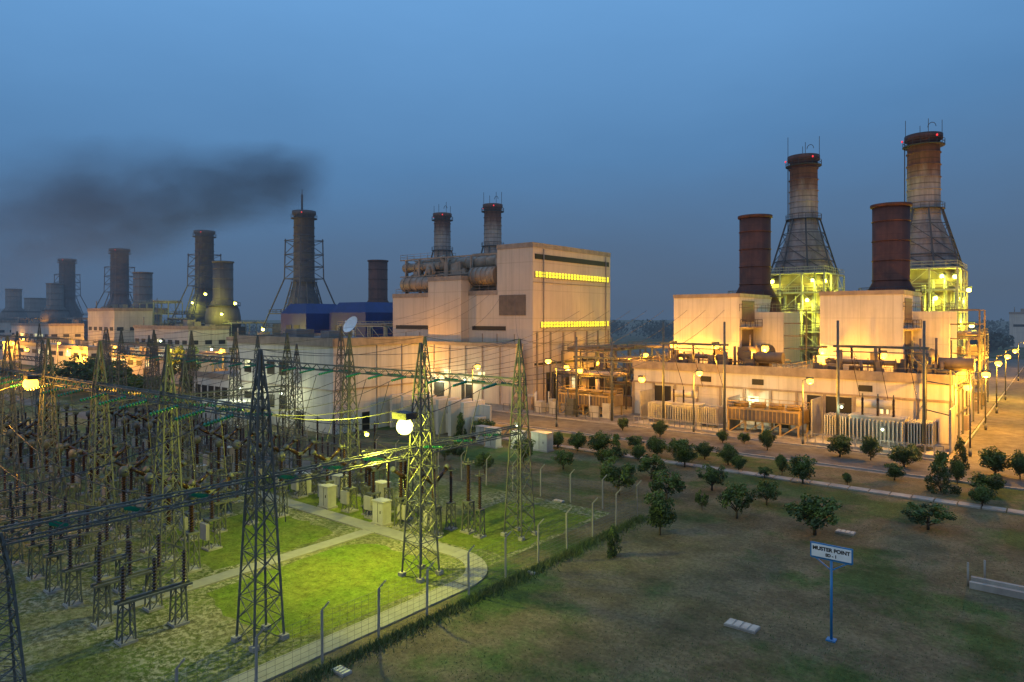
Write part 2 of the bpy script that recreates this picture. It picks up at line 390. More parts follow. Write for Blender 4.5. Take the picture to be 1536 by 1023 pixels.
def cabinet(u,v,sx=1.1,sy=.8,h=1.7):
    b=B(); b.m=1; b.box(-sx/2-.1,-sy/2-.1,0,sx/2+.1,sy/2+.1,.15); b.m=0; b.box(-sx/2,-sy/2,.15,sx/2,sy/2,h); b.box(-sx/2-.06,-sy/2-.06,h,sx/2+.06,sy/2+.06,h+.08)
    b.m=2; b.box(-.02,-sy/2-.01,.25,.02,-sy/2,h-.1); b.box(sx/4,-sy/2-.04,.9,sx/4+.05,-sy/2,1.1)
    inst("electrical_cabinet",b.mesh("electrical_cabinet",[tgrey,conc,dark]),W(u,v))
for a in ((-38.3,32.6),(-42.5,36.2),(-45,32.8),(-47,35.5),(-50,34),(-60,30),(-51,60,1.6,1,2.2),(-48,61,1.6,1,2.),(-45.5,62,2.2,1.2,2.),(-53.5,61,1.3,1,2.),(-66,36)): cabinet(*a)
def fence(pts,name="chain_link_fence",sp=3.0,h=2.3):
    b=B()
    for (x0,y0),(x1,y1) in zip(pts,pts[1:]):
        L=math.dist((x0,y0),(x1,y1)); n=int(L/sp); 
        for i in range(n+1):
            t=i/n; x=x0+(x1-x0)*t;y=y0+(y1-y0)*t; lean=R(-.04,.04)
            b.beam((x,y,0),(x+lean,y,h),.085); b.beam((x+lean,y,h),(x+lean+.3,y+.15,h+.4),.065)
        b.m=1
        for k in range(10): b.beam((x0,y0,.15+k*.23),(x1,y1,.15+k*.23),.01)
        m=int(L/.4)
        for i in range(m):
            t=i/m; x=x0+(x1-x0)*t;y=y0+(y1-y0)*t; b.beam((x,y,.1),(x,y,h-.05),.006)
        b.m=0
    put(name,b,[conc,steel],pts[0])
fence([(-24.9,-4),(-24.9,46),(-100,46)])
flood(-29.7,27.0,8.8,'y',2300,(-1.4,-.4,-.3),1.5)
flood(-29-P*3.1,16.6,10.3,'s',300,(0,-1.2,-.6),1.1)
flood(-44,35.9,5.5,'y',260,sc=.5); flood(-112,30,7,'s',500,sc=.8)

# ---------------------------------------------------------------- muster sign
X,Y=site(1247,960); su,sv=UV(X,Y)
p=B(); p.cyl((0,0,0),(0,0,3.7),.06,k=10); p.box(-.2,-.2,0,.2,.2,.06); p.beam((0,0,3.25),(-.75,0,3.75),.05); p.beam((0,0,3.25),(.75,0,3.75),.05); p.beam((-.88,0,3.72),(.88,0,3.72),.06)
f=B(); f.box(-.92,-.03,3.72,.92,.03,4.42); g=B(); g.box(-.86,-.045,3.78,.86,-.03,4.36)
e=inst("muster_point_sign",None,W(su,sv))
inst("post",p.mesh("post",[bluep]),(0,0,0),0,parent=e); inst("frame",f.mesh("frame",[bluep]),(0,0,0),0,parent=e); inst("board",g.mesh("board",[wpaint]),(0,0,0),0,parent=e)
for i,(t,s,z) in enumerate((("MUSTER POINT",.235,4.1),("SD - 1",.19,3.86))):
    c=bpy.data.curves.new("lettering",'FONT'); c.body=t; c.size=s; c.align_x='CENTER'; c.offset=.011; c.materials.append(dark)
    o=bpy.data.objects.new("lettering",c); col.objects.link(o); o.parent=e; o.location=(0,-.05,z); o.rotation_euler=(math.pi/2,0,0)

# ---------------------------------------------------------------- main turbine hall
w=B();t=B();wn=B();lv=B();rf=B();dk=B()
w.box(-107,94,0,-94.6,118,19.4); w.box(-94.6,92,0,-86,118,22.3); w.box(-86,94.01,0,-79,118,19.5); w.box(-79,94,0,-71,120,27.6)
w.box(-106,112,0,-79,125,25.6)
for (x0,y0,x1,y1,z) in ((-107,94,-94.6,118,19.4),(-94.6,92,-86,118,22.3),(-86,94.01,-79,118,19.5),(-79,94,-71,120,27.6)):
    rf.box(x0+.3,y0+.3,z,x1-.3,y1-.3,z+.06); t.box(x0-.08,y0-.08,z-.5,x1+.08,y0+.0,z+.35); t.box(x1,y0,z-.5,x1+.08,y1,z+.35); t.box(x0-.08,y0,z-.5,x0,y1,z+.35)
for z,y0 in ((22.0,94.6),(13.2,96.2)):
    wn.box(-71,y0,z,-70.93,119.4,z+.95)
    for i in range(26): 
        y=y0+(119.4-y0)*i/25; t.box(-71,y-.07,z-.05,-70.85,y+.07,z+.95)
    t.box(-71,y0-.1,z-.16,-70.8,119.5,z-.05); t.box(-71,y0,z+.42,-70.87,119.4,z+.5)
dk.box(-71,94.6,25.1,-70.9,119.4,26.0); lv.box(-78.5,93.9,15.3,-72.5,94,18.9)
for z in (21.0,12.4,10.4): t.box(-71,94,z,-70.9,120,z+.12)
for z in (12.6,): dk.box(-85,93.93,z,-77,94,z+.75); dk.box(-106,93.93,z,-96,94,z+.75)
for x in (-103,-99,-82.5,-79,-75): t.box(x-.07,93.88,0,x+.07,94,12)
w.box(-104,90,0,-71.6,92-.01,10.2); t.box(-104.1,89.9,9.9,-71.5,92,10.5)
for x in range(-103,-72,4): t.box(x-.12,89.85,0,x+.12,90,9.9)
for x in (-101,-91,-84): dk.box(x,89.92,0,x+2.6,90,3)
wn.m=1
for x in (-97.5,-88.3,-80): wn.box(x,89.93,4.5,x+1.6,90,5.4)
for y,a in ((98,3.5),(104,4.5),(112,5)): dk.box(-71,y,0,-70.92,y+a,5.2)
wn.box(-71,106,1,-70.9,107,4)
for i in range(7): t.box(-71,95+i*4,0,-70.75,95.3+i*4,12.3)
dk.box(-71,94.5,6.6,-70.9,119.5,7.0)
for y in (97,118): t.cyl((-70.8,y,0),(-70.8,y,27),.1,k=8)
group("turbine_hall",[("walls",w,[cream]),("trim",t,[tan]),("windows",wn,[winY,winW]),("louvres",lv,[louv]),("roof",rf,[roofm]),("openings",dk,[dark])],(-71,94))
d=B(); fr=B()
for x,r in ((-104,1.6),(-97.5,2.3),(-90.5,2.3),(-83.5,2.4)):
    d.cyl((x,97,22.2),(x,113,22.2),r,k=20); 
    for y in (98,101,104,107,110): d.cyl((x,y-.15,22.2),(x,y+.15,22.2),r+.18,k=20)
for x0,x1,y,z,r in ((-106,-94,96.5,25.1,.9),(-93,-80,97.5,25.3,1.2),(-106,-80,100,26.3,.5),(-86,-80,95.5,22.6,1.7),(-105,-96,95.6,21.6,1.5)):
    d.cyl((x0,y,z),(x1,y,z),r,k=16)
    for i in range(5):
        x=x0+(x1-x0)*(i+.5)/5; d.cyl((x-.08,y,z),(x+.08,y,z),r+.12,k=16)
for i in range(12):
    x=R(-106,-80); z=R(20,24); d.cyl((x,R(95,97),z),(x+R(-1,1),R(95,97),z+R(1,3.5)),R(.2,.6),k=10); x=R(-106,-82); d.box(x,R(95,96),R(19.5,22),x+R(.8,2),96.8,R(22.5,26))
for x in (-105,-101,-93.5,-87,-80.6): d.cyl((x,96,19.4),(x,96,26.5),.35,k=10); fr.beam((x+.6,95.2,19.4),(x+.6,95.2,26.6),.25); fr.beam((x+.6,99.2,19.4),(x+.6,99.2,27),.25)
for z in (23.2,26.6): fr.beam((-106,95.2,z),(-80,95.2,z),.22); fr.beam((-106,99.2,z),(-80,99.2,z),.22)
for i in range(9): fr.beam((-106+i*3,95.2,26.6),(-103+i*3,99.2,26.6),.12)
fr.rail(-106,95.2,-94,99,26.7,1.0,.05); fr.rail(-106.5,94.4,-95,97,19.6); fr.rail(-85.8,94.4,-79.3,97,19.7); fr.rail(-94,92.4,-86.5,97,22.5)
d.box(-99,100,25.2,-95,110,26.9); d.box(-90,99.5,25.5,-82,110,27.4)
group("exhaust_ductwork",[("ducts",d,[tan]),("frame",fr,[tan])],(-90,98))
w=B();t=B();dk=B();rf=B();wn=B()
w.box(-95,53.4,0,-72.1,69,11.8); w.box(-106,52,0,-95.01,66,6.2); w.box(-94,46.9,0,-88,53.39,3.2)
t.box(-95.15,53.2,11.2,-71.95,53.4,12.3); t.box(-72.1,53.4,11.2,-71.9,69.1,12.3); t.box(-95.15,53.4,11.2,-95,69,12.3); rf.box(-94.8,53.6,11.8,-72.3,68.8,11.86)
t.box(-106.15,51.85,5.8,-95,52,6.6); rf.box(-105.8,52.2,6.2,-95.2,65.8,6.26)
for y in (56,60.5,65): t.box(-72.1,y-.06,0,-72.0,y+.06,11.2)
t.box(-95,53.3,5.5,-72.1,53.4,5.7); t.box(-72.1,53.4,5.5,-72.0,69,5.7)
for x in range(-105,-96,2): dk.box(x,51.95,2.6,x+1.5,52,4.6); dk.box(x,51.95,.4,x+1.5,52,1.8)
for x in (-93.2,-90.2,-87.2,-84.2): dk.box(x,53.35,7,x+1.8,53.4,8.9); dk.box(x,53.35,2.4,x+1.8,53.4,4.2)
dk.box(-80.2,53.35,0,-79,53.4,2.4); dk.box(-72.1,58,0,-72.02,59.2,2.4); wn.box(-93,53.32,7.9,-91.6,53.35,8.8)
rf.box(-90,58,11.86,-87,61,13.2); rf.box(-84,60,11.86,-82,62,13)
group("control_building",[("walls",w,[white]),("trim",t,[tan]),("openings",dk,[dark]),("roof",rf,[roofm]),("windows",wn,[winW])],(-83,60))
b=B(); b.cyl((0,0,0),(0,0,1.3),.12,k=8); 
n0=len(b.v); prof=[(.05,0),(.5,.05),(1.0,.22),(1.3,.4)]
for r,z in prof:
    for i in range(20):
        a=2*math.pi*i/20; x=r*math.cos(a);y=r*math.sin(a); b.v.append((x,-z*.8-.1+y*.5-.1,1.9+y*.86+z*.5))
for a in range(3):
    for i in range(20):
        j=(i+1)%20; b.face((n0+a*20+i,n0+a*20+j,n0+(a+1)*20+j,n0+(a+1)*20+i),True)
for a in (0,2.1,4.2): b.beam((1.1*math.cos(a),-.4+.5*math.sin(a),1.9+.9*math.sin(a)),(0,-1.2,2.5),.05)
b.box(-.12,-1.32,2.4,.12,-1.1,2.6)
inst("satellite_dish",b.mesh("satellite_dish",[wpaint]),W(-76.5,60,11.9))
b=B()
for i in range(7):
    x=-71.2+i*2.2; b.box(x,62,0,x+.5,66,4.4); b.box(x+.5,65,0,x+2.2,65.3,3.9); b.m=1; b.box(x+.8,63,.2,x+1.9,64.6,2.6); b.m=0
put("blast_wall",b,[white,tgrey],(-64,64))
b=B()
for i in range(20):
    x=-70.9+R(0,18); y=R(86,90); h=R(.8,2.6); b.m=random.randint(0,2); b.box(x,y,0,x+R(.4,1.6),y+R(.5,1.4),h)
    if i%2: b.cyl((x,y,0),(x,y,h+R(.5,2)),.12,k=8)
for i in range(16): x=-70+i*1.2; b.m=1; b.beam((x,84.9,0),(x,84.9,1.1),.06)
b.beam((-70,84.9,1.1),(-52,84.9,1.1),.06)
put("plant_equipment",b,[tgrey,steel,tan],(-62,88))

def rack(u0,v0,u1,v1,h,name="pipe_rack",step=5,m=(steel,tan)):
    b=B(); nx=max(1,int((u1-u0)/step)); ny=max(1,int((v1-v0)/step)); nz=max(1,int(h/3.6))
    for i in range(nx+1):
        for j in range(ny+1):
            x=u0+(u1-u0)*i/nx; y=v0+(v1-v0)*j/ny; b.beam((x,y,0),(x,y,h),.22)
            for k in range(1,nz+1):
                z=h*k/nz
                if i<nx: b.beam((x,y,z),(u0+(u1-u0)*(i+1)/nx,y,z),.18)
                if j<ny: b.beam((x,y,z),(x,v0+(v1-v0)*(j+1)/ny,z),.18)
                if random.random()<.5 and i<nx: b.beam((x,y,z),(u0+(u1-u0)*(i+1)/nx,y,z-h/nz),.1)
    b.m=1
    for k in range(1,nz+1):
        z=h*k/nz
        for q in range(4):
            y=R(v0,v1); b.cyl((u0,y,z+.25),(u1,y,z+.25),R(.12,.4),k=8)
        for q in range(2):
            x=R(u0,u1); b.cyl((x,v0,z+.5),(x,v1,z+.5),R(.12,.35),k=8)
        b.m=0; b.rail(u0,v0,u1,v1,z,1.0,.05); b.m=1
    for q in range(5):
        x=R(u0,u1-1.5);y=R(v0,v1-1.5);z=h*random.randint(0,nz-1)/nz; b.box(x,y,z,x+R(1,2.5),y+R(1,2.5),z+R(1,2.4))
    for q in range(4): x=R(u0,u1);y=R(v0,v1); b.cyl((x,y,0),(x,y,h*R(.5,1.1)),R(.15,.5),k=10)
    put(name,b,list(m),((u0+u1)/2,(v0+v1)/2))
rack(-69,100,-62,118,9,m=(steel,louv)); rack(-60,100,-53,112,7.5,m=(steel,louv)); rack(-68,122,-52,132,9); rack(-66,93,-55,98,5.5,m=(darks,tan))

# ---------------------------------------------------------------- right complex
w=B();t=B();dk=B();rf=B();wn=B()
w.box(-52,95,0,-10,122,7.5); rf.box(-51.7,95.3,7.5,-10.3,121.7,7.56)
t.box(-52.1,94.8,7.0,-9.9,95,8.2); t.box(-10,95,7,-9.85,122,8.2); t.box(-52.1,94.85,4.9,-9.9,95,5.15)
for x in [-52+i*3.5 for i in range(13)]: t.box(x-.15,94.75,0,x+.15,95,4.9)
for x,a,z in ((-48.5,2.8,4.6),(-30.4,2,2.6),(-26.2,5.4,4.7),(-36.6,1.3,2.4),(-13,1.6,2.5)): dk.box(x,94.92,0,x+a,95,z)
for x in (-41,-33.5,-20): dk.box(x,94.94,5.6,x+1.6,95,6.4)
wn.box(-34,94.93,3.0,-32.6,95,4.0); wn.box(-17.5,94.93,3,-16.5,95,4)
group("machine_hall",[("walls",w,[white]),("trim",t,[tan]),("openings",dk,[dark]),("roof",rf,[roofm]),("windows",wn,[winW])],(-30,95))
for a,bx in ((-50,-39),(-27.2,-16.6)):
    w=B();t=B();lv=B();pp=B()
    w.box(a,105,7.56,bx,120,18.4); w.box(bx+.01,112,7.56,bx+4.5,121,15.8); w.box(a+.0,103,7.57,a+3,104.99,9.5)
    t.box(a-.1,104.9,18.1,bx+.1,105,18.7); t.box(bx,105,18.1,bx+.1,120,18.7); 
    lv.box(bx,106,14.2,bx+.09,111.5,17.6); lv.box(bx,106,8.6,bx+.09,111,13); lv.box(bx-4,104.92,8,bx-2.6,105,10.2)
    t.box(bx,105.2,13.3,bx+1.2,112,13.5); pp.rail(bx+.1,105.3,bx+1.2,111.9,13.5)
    pp.rail(bx,105,bx+4.4,121,15.9) 
    for i in range(5): x=bx+.4+i*.9; pp.cyl((x,103.5,7.6),(x,103.5,R(9,13)),.15,k=8)
    pp.cyl((bx+2.2,101,9.5),(bx+2.2,111.9,9.5),1.1,k=14); pp.cyl((bx+4.8,99,9.2),(bx+8.5,99,9.2),.8,k=12); pp.cyl((a+2,100,9),(bx,100,9),.35,k=10)
    for i in range(8): x=a+1+i*1.6; pp.beam((x,99.5,7.6),(x,99.5,9.6),.12)
    for i in range(16): x=a+R(0,16);y=R(96.5,101); pp.box(x,y,7.6,x+R(.4,1.8),y+R(.4,1.6),7.6+R(.5,2.4))
    for i in range(8): x=a+R(0,16);y=R(96.5,101); pp.cyl((x,y,7.6),(x,y,7.6+R(1,3.5)),R(.08,.3),k=8); pp.cyl((x,y,8.4),(x+R(-3,3),y,8.4),.12,k=6)
    pp.rail(a-1,95.4,bx+8,104,7.6)
    for z in (10,12,14,16): pp.beam((bx+4.6,112,z),(bx+8,112,z),.15); pp.beam((bx+4.6,120,z),(bx+8,120,z),.15)
    for y in (112,120): pp.beam((bx+8,y,7.6),(bx+8,y,16),.2)
    group("filter_house",[("walls",w,[white]),("trim",t,[tan]),("louvres",lv,[louv]),("pipework",pp,[louv])],((a+bx)/2,105))
def bypass(u,v,top,r,m):
    b=B(); b.lathe(u,v,[(r*1.75,12),(r*1.75,15),(r*1.6,17.5),(r,20.5),(r,top),(r*.93,top),(r*.93,top-.6)],28)
    for z in [20.8+i*3.1 for i in range(int((top-21)/3.1)+1)]: b.lathe(u,v,[(r+.02,z-.1),(r+.12,z-.05),(r+.12,z+.05),(r+.02,z+.1)],28)
    b.lathe(u,v,[(r+.02,top-.5),(r+.3,top-.4),(r+.3,top),(r+.02,top+.02)],28)
    b.m=1; b.box(u-r*1.6,v-r*1.6,0,u+r*1.6,v+r*1.6,12); b.ring(u,v,18.6,r*1.5+.6,.1); b.ring(u,v,19.6,r*1.5+.6,.07)
    for i in range(20): a=i*math.pi/10; b.beam((u+(r*1.5+.6)*math.cos(a),v+(r*1.5+.6)*math.sin(a),18.5),(u+(r*1.5+.6)*math.cos(a),v+(r*1.5+.6)*math.sin(a),19.6),.06)
    b.lathe(u,v,[(r,18.45),(r*1.5+.7,18.45),(r*1.5+.7,18.55),(r,18.55)],24)
    return put("bypass_stack",b,[m,darks],(u,v))
bypass(-42.5,122,33,2.65,rusty); bypass(-21,122,32.8,2.65,rusty)
def tallstack(u,v,top,r,m,boiler=True,zc=24.,rod=True,ch=9.,rb0=2.3):
    s=B(); s.lathe(u,v,[(r*rb0,zc-3),(r*rb0,zc),(r*1.15,zc+ch),(r*1.02,zc+ch+1),(r*.98,top-1.2),(r*1.15,top-1),(r*1.15,top),(r*.9,top),(r*.9,top-.8)],32)
    z=zc+ch+2
    while z<top-1.5: s.lathe(u,v,[(r+.0,z-.12),(r+.16,z-.06),(r+.16,z+.06),(r+.0,z+.12)],32); z+=2.4
    g=B(); gh=ch+3
    for k in range(8):
        a=k*math.pi/4+.39; ro=r*rb0+.4; p0=(u+ro*math.cos(a),v+ro*math.sin(a),zc); p1=(u+(r+.5)*math.cos(a),v+(r+.5)*math.sin(a),zc+gh)
        g.beam(p0,p1,.28); a2=a+math.pi/4
        for f in (.25,.5,.75):
            ra=ro+(r+.5-ro)*f; z=zc+gh*f; g.beam((u+ra*math.cos(a),v+ra*math.sin(a),z),(u+ra*math.cos(a2),v+ra*math.sin(a2),z),.14)
            rb=ro+(r+.5-ro)*(f-.25); g.beam((u+ra*math.cos(a),v+ra*math.sin(a),z),(u+rb*math.cos(a2),v+rb*math.sin(a2),z-gh/4),.1)
    for z in (top-2.2,zc+gh):
        g.lathe(u,v,[(r,z),(r+.8,z),(r+.8,z+.1),(r,z+.1)],24); g.ring(u,v,z+1.1,r+.75,.06); g.ring(u,v,z+.6,r+.75,.05)
        for i in range(16): a=i*math.pi/8; g.beam((u+(r+.75)*math.cos(a),v+(r+.75)*math.sin(a),z),(u+(r+.75)*math.cos(a),v+(r+.75)*math.sin(a),z+1.1),.06)
    g.beam((u-r-.4,v-.3,zc+9),(u-r-.4,v-.3,top),.08); g.beam((u-r-.4,v+.3,zc+9),(u-r-.4,v+.3,top),.08)
    if rod:
        for a in (0.3,1.9,3.5,5.1):
            x=u+r*1.1*math.cos(a);y=v+r*1.1*math.sin(a); g.beam((x,y,top-1),(x,y,top+R(2.2,4.5)),.09)
        for i in range(6):
            a0=math.pi*i/6;a1=math.pi*(i+1)/6; g.beam((u+1.4+.7*math.cos(a0),v,top+1.5+.9*math.sin(a0)),(u+1.4+.7*math.cos(a1),v,top+1.5+.9*math.sin(a1)),.1)
    l=B()
    for a in (0,2.2): x=u+(r+.8)*math.cos(a+3.3);y=v+(r+.8)*math.sin(a+3.3); l.lathe(x,y,[(.02,top-1.0),(.16,top-.9),(.16,top-.65),(.02,top-.55)],8)
    parts=[("shaft",s,[m]),("gallery",g,[darks if rod else gstack]),("beacons",l,[redl])]
    if boiler:
        f=B(); c=B(); x0,x1,y0,y1=u-6.5,u+6.5,v-9,v+7
        c.box(x0+2,y0+2,0,x1-2,y1-2,zc-2); f.box(x0,y0,zc-.1,x1,y1,zc+.02)
        for i in range(4):
            for j in range(4):
                if 0<i<3 and 0<j<3: continue
                x=x0+(x1-x0)*i/3;y=y0+(y1-y0)*j/3; f.beam((x,y,0),(x,y,zc),.3)
        z=3.9
        while z<=zc+.1:
            for i in range(4):
                x=x0+(x1-x0)*i/3; 
                if i in(0,3): f.beam((x,y0,z),(x,y1,z),.25)
                y=y0+(y1-y0)*i/3
                if i in(0,3): f.beam((x0,y,z),(x1,y,z),.25)
            for X0,Y0,X1,Y1 in ((x0,y0,x1,y0+1.6),(x1-1.6,y0+1.6,x1,y1),(x0,y0+1.6,x0+1.6,y1)): f.box(X0,Y0,z+.13,X1,Y1,z+.19); f.rail(X0,Y0,X1,Y1,z+.19,1.1,.07)
            for i in range(3):
                xa=x0+(x1-x0)*i/3;xb=x0+(x1-x0)*(i+1)/3; ya=y0+(y1-y0)*i/3;yb=y0+(y1-y0)*(i+1)/3
                f.beam((xa,y0,z-3.9 if i%2 else z),(xb,y0,z if i%2 else z-3.9),.14); f.beam((x1,ya,z-3.9 if i%2 else z),(x1,yb,z if i%2 else z-3.9),.14)
            z+=4.02
        for k in range(10):
            x=R(x0,x1); f.cyl((x,y0+1,R(2,10)),(x,y0+1,R(12,zc)),R(.12,.35),k=8)
            y=R(y0,y1); f.cyl((x1-1,y,R(0,8)),(x1-1,y,R(12,zc)),R(.12,.3),k=8)
        parts+=[("boiler_casing",c,[louv]),("boiler_frame",f,[steelLit])]
    e=group("chimney_stack",parts,(u,v)); return e
tallstack(-43.5,155,49.8,2.85,tst); tallstack(-21,155,50.6,2.85,tst)
tallstack(-153,155,47.8,2.6,tst,False); tallstack(-132,155,48.5,2.6,tst,False)
for u in (-43.5,-21):
    for (dx,dy,z,p) in ((-4,-8.1,22.6,360),(3,-8.1,18.6,360),(-3,-8.1,14.5,360),(4,-8.1,22.6,360),(0,-8.1,10.5,360),(5.7,-5,22.6,360),(5.7,2,18.6,360),(5.7,-4,14.5,360),(5.7,3,10.5,360),(5.7,-3,6.5,360),(-5.7,-6,18.6,300)):
        flood(u+dx,155+dy,z,'y',p,(.4 if dx>5 else 0,-.5,-.5),sc=1.2)
    flood(u+1,155-10.4,15.5,'y',1000,sc=1.2); flood(u+8,155-2,13.5,'y',1100,(.9,0,-.4),sc=1.2); flood(u+8,155-7,20,'y',600,(.9,-.5,-.4),sc=1.2)  # outer lamps added off the frame just to brighten its steelwork
for (X,Y,top,r) in ((-60,197,45.5,2.9),(-109,242,45.5,3.1),(-173,301,45.,3.6),(-230,353,45.,3.6)):
    u,v=UV(X,Y); tallstack(u,v,top,r,gstack,False,16.,False,6.,1.9)
    g=B(); q=r+1.0
    for sx,sy in ((-1,-1),(1,-1),(1,1),(-1,1)):
        g.beam((u+sx*q*2.4,v+sy*q*2.4,8),(u+sx*q,v+sy*q,26),.3); g.beam((u+sx*q,v+sy*q,26),(u+sx*q*.95,v+sy*q*.95,top-8),.25)
    zs=[26,29.5,33,37]
    for i,z in enumerate(zs):
        c=[(u-q,v-q),(u+q,v-q),(u+q,v+q),(u-q,v+q)]
        for k in range(4):
            g.beam((*c[k],z),(*c[(k+1)%4],z),.2)
            if i<3: g.beam((*c[k],z),(*c[(k+1)%4],zs[i+1]),.14)
    c=[(u-q*2.4,v-q*2.4),(u+q*2.4,v-q*2.4),(u+q*2.4,v+q*2.4),(u-q*2.4,v+q*2.4)]
    for z in (8,12,16):
        f=(z-8)/18; s_=2.4+(1-2.4)*f
        cc=[(u+a*q*s_,v+b_*q*s_) for a,b_ in ((-1,-1),(1,-1),(1,1),(-1,1))]
        for k in range(4): g.beam((*cc[k],z),(*cc[(k+1)%4],z),.3); g.rail(cc[0][0],cc[0][1],cc[2][0],cc[2][1],z,1.1,.1)
    for k in range(4): g.beam((*c[k],0),(*c[k],8),.4)
    g.box(u-q*1.6,v-q*1.6,0,u+q*1.6,v+q*1.6,13)
    if X==-60: g.beam((u-1,v,top),(u-1,v,top+5),.4); g.beam((u-1,v,top+4),(u-1,v,top+6.5),.12)
    put("stack_support_frame",g,[gstack],(u,v))
for (X,Y,top,r) in ((-42.6,217,33,3.),(-91,215,32.5,3.),(-146,270,32.7,3.4),(-231,345,32,3.7),(-292,400,31.5,4),(-300,430,27,6)):
    u,v=UV(X,Y); bypass(u,v,top,r,gstack2 if X!=-42.6 else rusty)
def bld(name,u0,v0,u1,v1,h,wm,nw=0,lit=0,wh=2.,wz=.6):
    w=B();w.box(u0,v0,0,u1,v1,h); t=B(); t.box(u0-.2,v0-.2,h-.5,u1+.2,v0,h+.5); t.box(u1,v0,h-.5,u1+.2,v1,h+.5)
    d=B(); n=nw
    for i in range(n):
        x=u0+(u1-u0)*(i+.2)/n; d.m=1 if random.random()<lit else 0; d.box(x,v0-.06,h*wz,x+(u1-u0)/n*.6,v0,h*wz+wh*.6)
    m=max(1,int((v1-v0)/4))
    for i in range(m):
        y=v0+(v1-v0)*(i+.2)/m; d.m=0; d.box(u1,y,h*wz,u1+.06,y+2,h*wz+wh*.6)
    d.m=0; d.box((u0+u1)/2,v0-.07,0,(u0+u1)/2+3,v0,min(4,h*.5))
    r=B(); 
    for i in range(5): x=R(u0+1,u1-3);y=R(v0+1,max(v0+1.5,v1-3)); r.box(x,y,h,x+R(1,3),y+R(1,2.5),h+R(.8,2.2))
    r.cyl((u0+2,v0+2,h),(u0+2,v0+2,h+3),.2,k=8)
    group(name,[("walls",w,[wm]),("trim",t,[tan]),("windows",d,[dark,winW]),("roof_plant",r,[tan])],((u0+u1)/2,(v0+v1)/2))
bld("power_house",-262,92,-240,104,17.5,white,5,0); bld("power_house",-225,92,-190,104,12,white,8,.1); bld("power_house",-345,92,-300,104,12,white,8,.2)
bld("workshop_building",-190,72,-152,79,5.5,cream,8,.5); bld("workshop_building",-262,72,-205,80,6.5,white,10,.3); bld("workshop_building",-360,75,-290,84,6,cream,10,.3)
bld("storage_building",-180,98,-160,108,9,white,4,.1); bld("storage_building",-150,84,-115,92,8.5,cream,6,.2); bld("storage_building",-440,92,-380,104,13,white,6,.2)
for (u0,v0,u1,v1,h) in ((-157,100,-146,112,18.4),(-142,104,-128,116,18.6)):
    b=B(); b.box(u0,v0,4,u1,v1,h-2.5); um=(u0+u1)/2
    b.quad((u0,v0,h-2.5),(u1,v0,h-2.5),(u1-2,v0+1.5,h),(u0+2,v0+1.5,h)); b.quad((u1,v0,h-2.5),(u1,v1,h-2.5),(u1-2,v1-1.5,h),(u1-2,v0+1.5,h)); b.quad((u0,v1,h-2.5),(u0,v0,h-2.5),(u0+2,v0+1.5,h),(u0+2,v1-1.5,h)); b.quad((u1,v1,h-2.5),(u0,v1,h-2.5),(u0+2,v1-1.5,h),(u1-2,v1-1.5,h)); b.quad((u0+2,v0+1.5,h),(u1-2,v0+1.5,h),(u1-2,v1-1.5,h),(u0+2,v1-1.5,h))
    b.m=1
    for x in (u0+.5,um,u1-.5):
        for y in (v0+.5,v1-.5): b.beam((x,y,0),(x,y,4),.5)
    b.rail(u0-1,v0-1.5,u1+1,v0-.2,9,1.1,.1); b.box(u0-1,v0-1.5,8.8,u1+1,v0-.1,9)
    for x in (u0+2.5,um+.5): b.box(x,v0-.12,10,x+2.2,v0,13)
    put("blue_intake_house",b,[blue,darks],(um,v0))
for a in ((-150,116,-112,126,14),(-128,96,-112,106,13),(-180,112,-160,122,12),(-215,108,-196,120,13),(-240,108,-228,120,14),(-300,108,-270,120,13),(-335,106,-310,118,14),(-420,108,-385,120,14),(-150,92,-110,95,6),(-235,84,-195,90,7),(-340,86,-270,90,7),(-195,82,-155,86,6),(-260,106,-244,116,20),(-128,118,-116,128,18)): rack(*a,m=(steelLit,tan) if R(0,1)<.4 else (steel,gstack2))
for (X,Y,z,k,p) in ((-92,205,22,'y',420),(-88,207,16,'y',400),(-79,195,19,'y',500),(-110,235,20,'y',500),(-150,240,6,'s',1400),(-140,220,5,'s',1500),(-120,185,6,'s',1700),(-160,262,7,'s',1500),(-105,168,5,'s',1200),(-135,190,6,'s',1500),(-175,240,6,'s',1700),(-90,175,9,'w',500),(-200,280,7,'s',2000),(-70,165,7,'s',800),(-62,170,12,'y',500),(-56,190,16,'y',400),(-230,330,9,'s',2000),(-66,150,8,'w',300),(-118,150,5,'s',1200),(-128,165,5,'s',1300)):
    u,v=UV(X,Y); flood(u,v,z,k,p,sc=1.2)

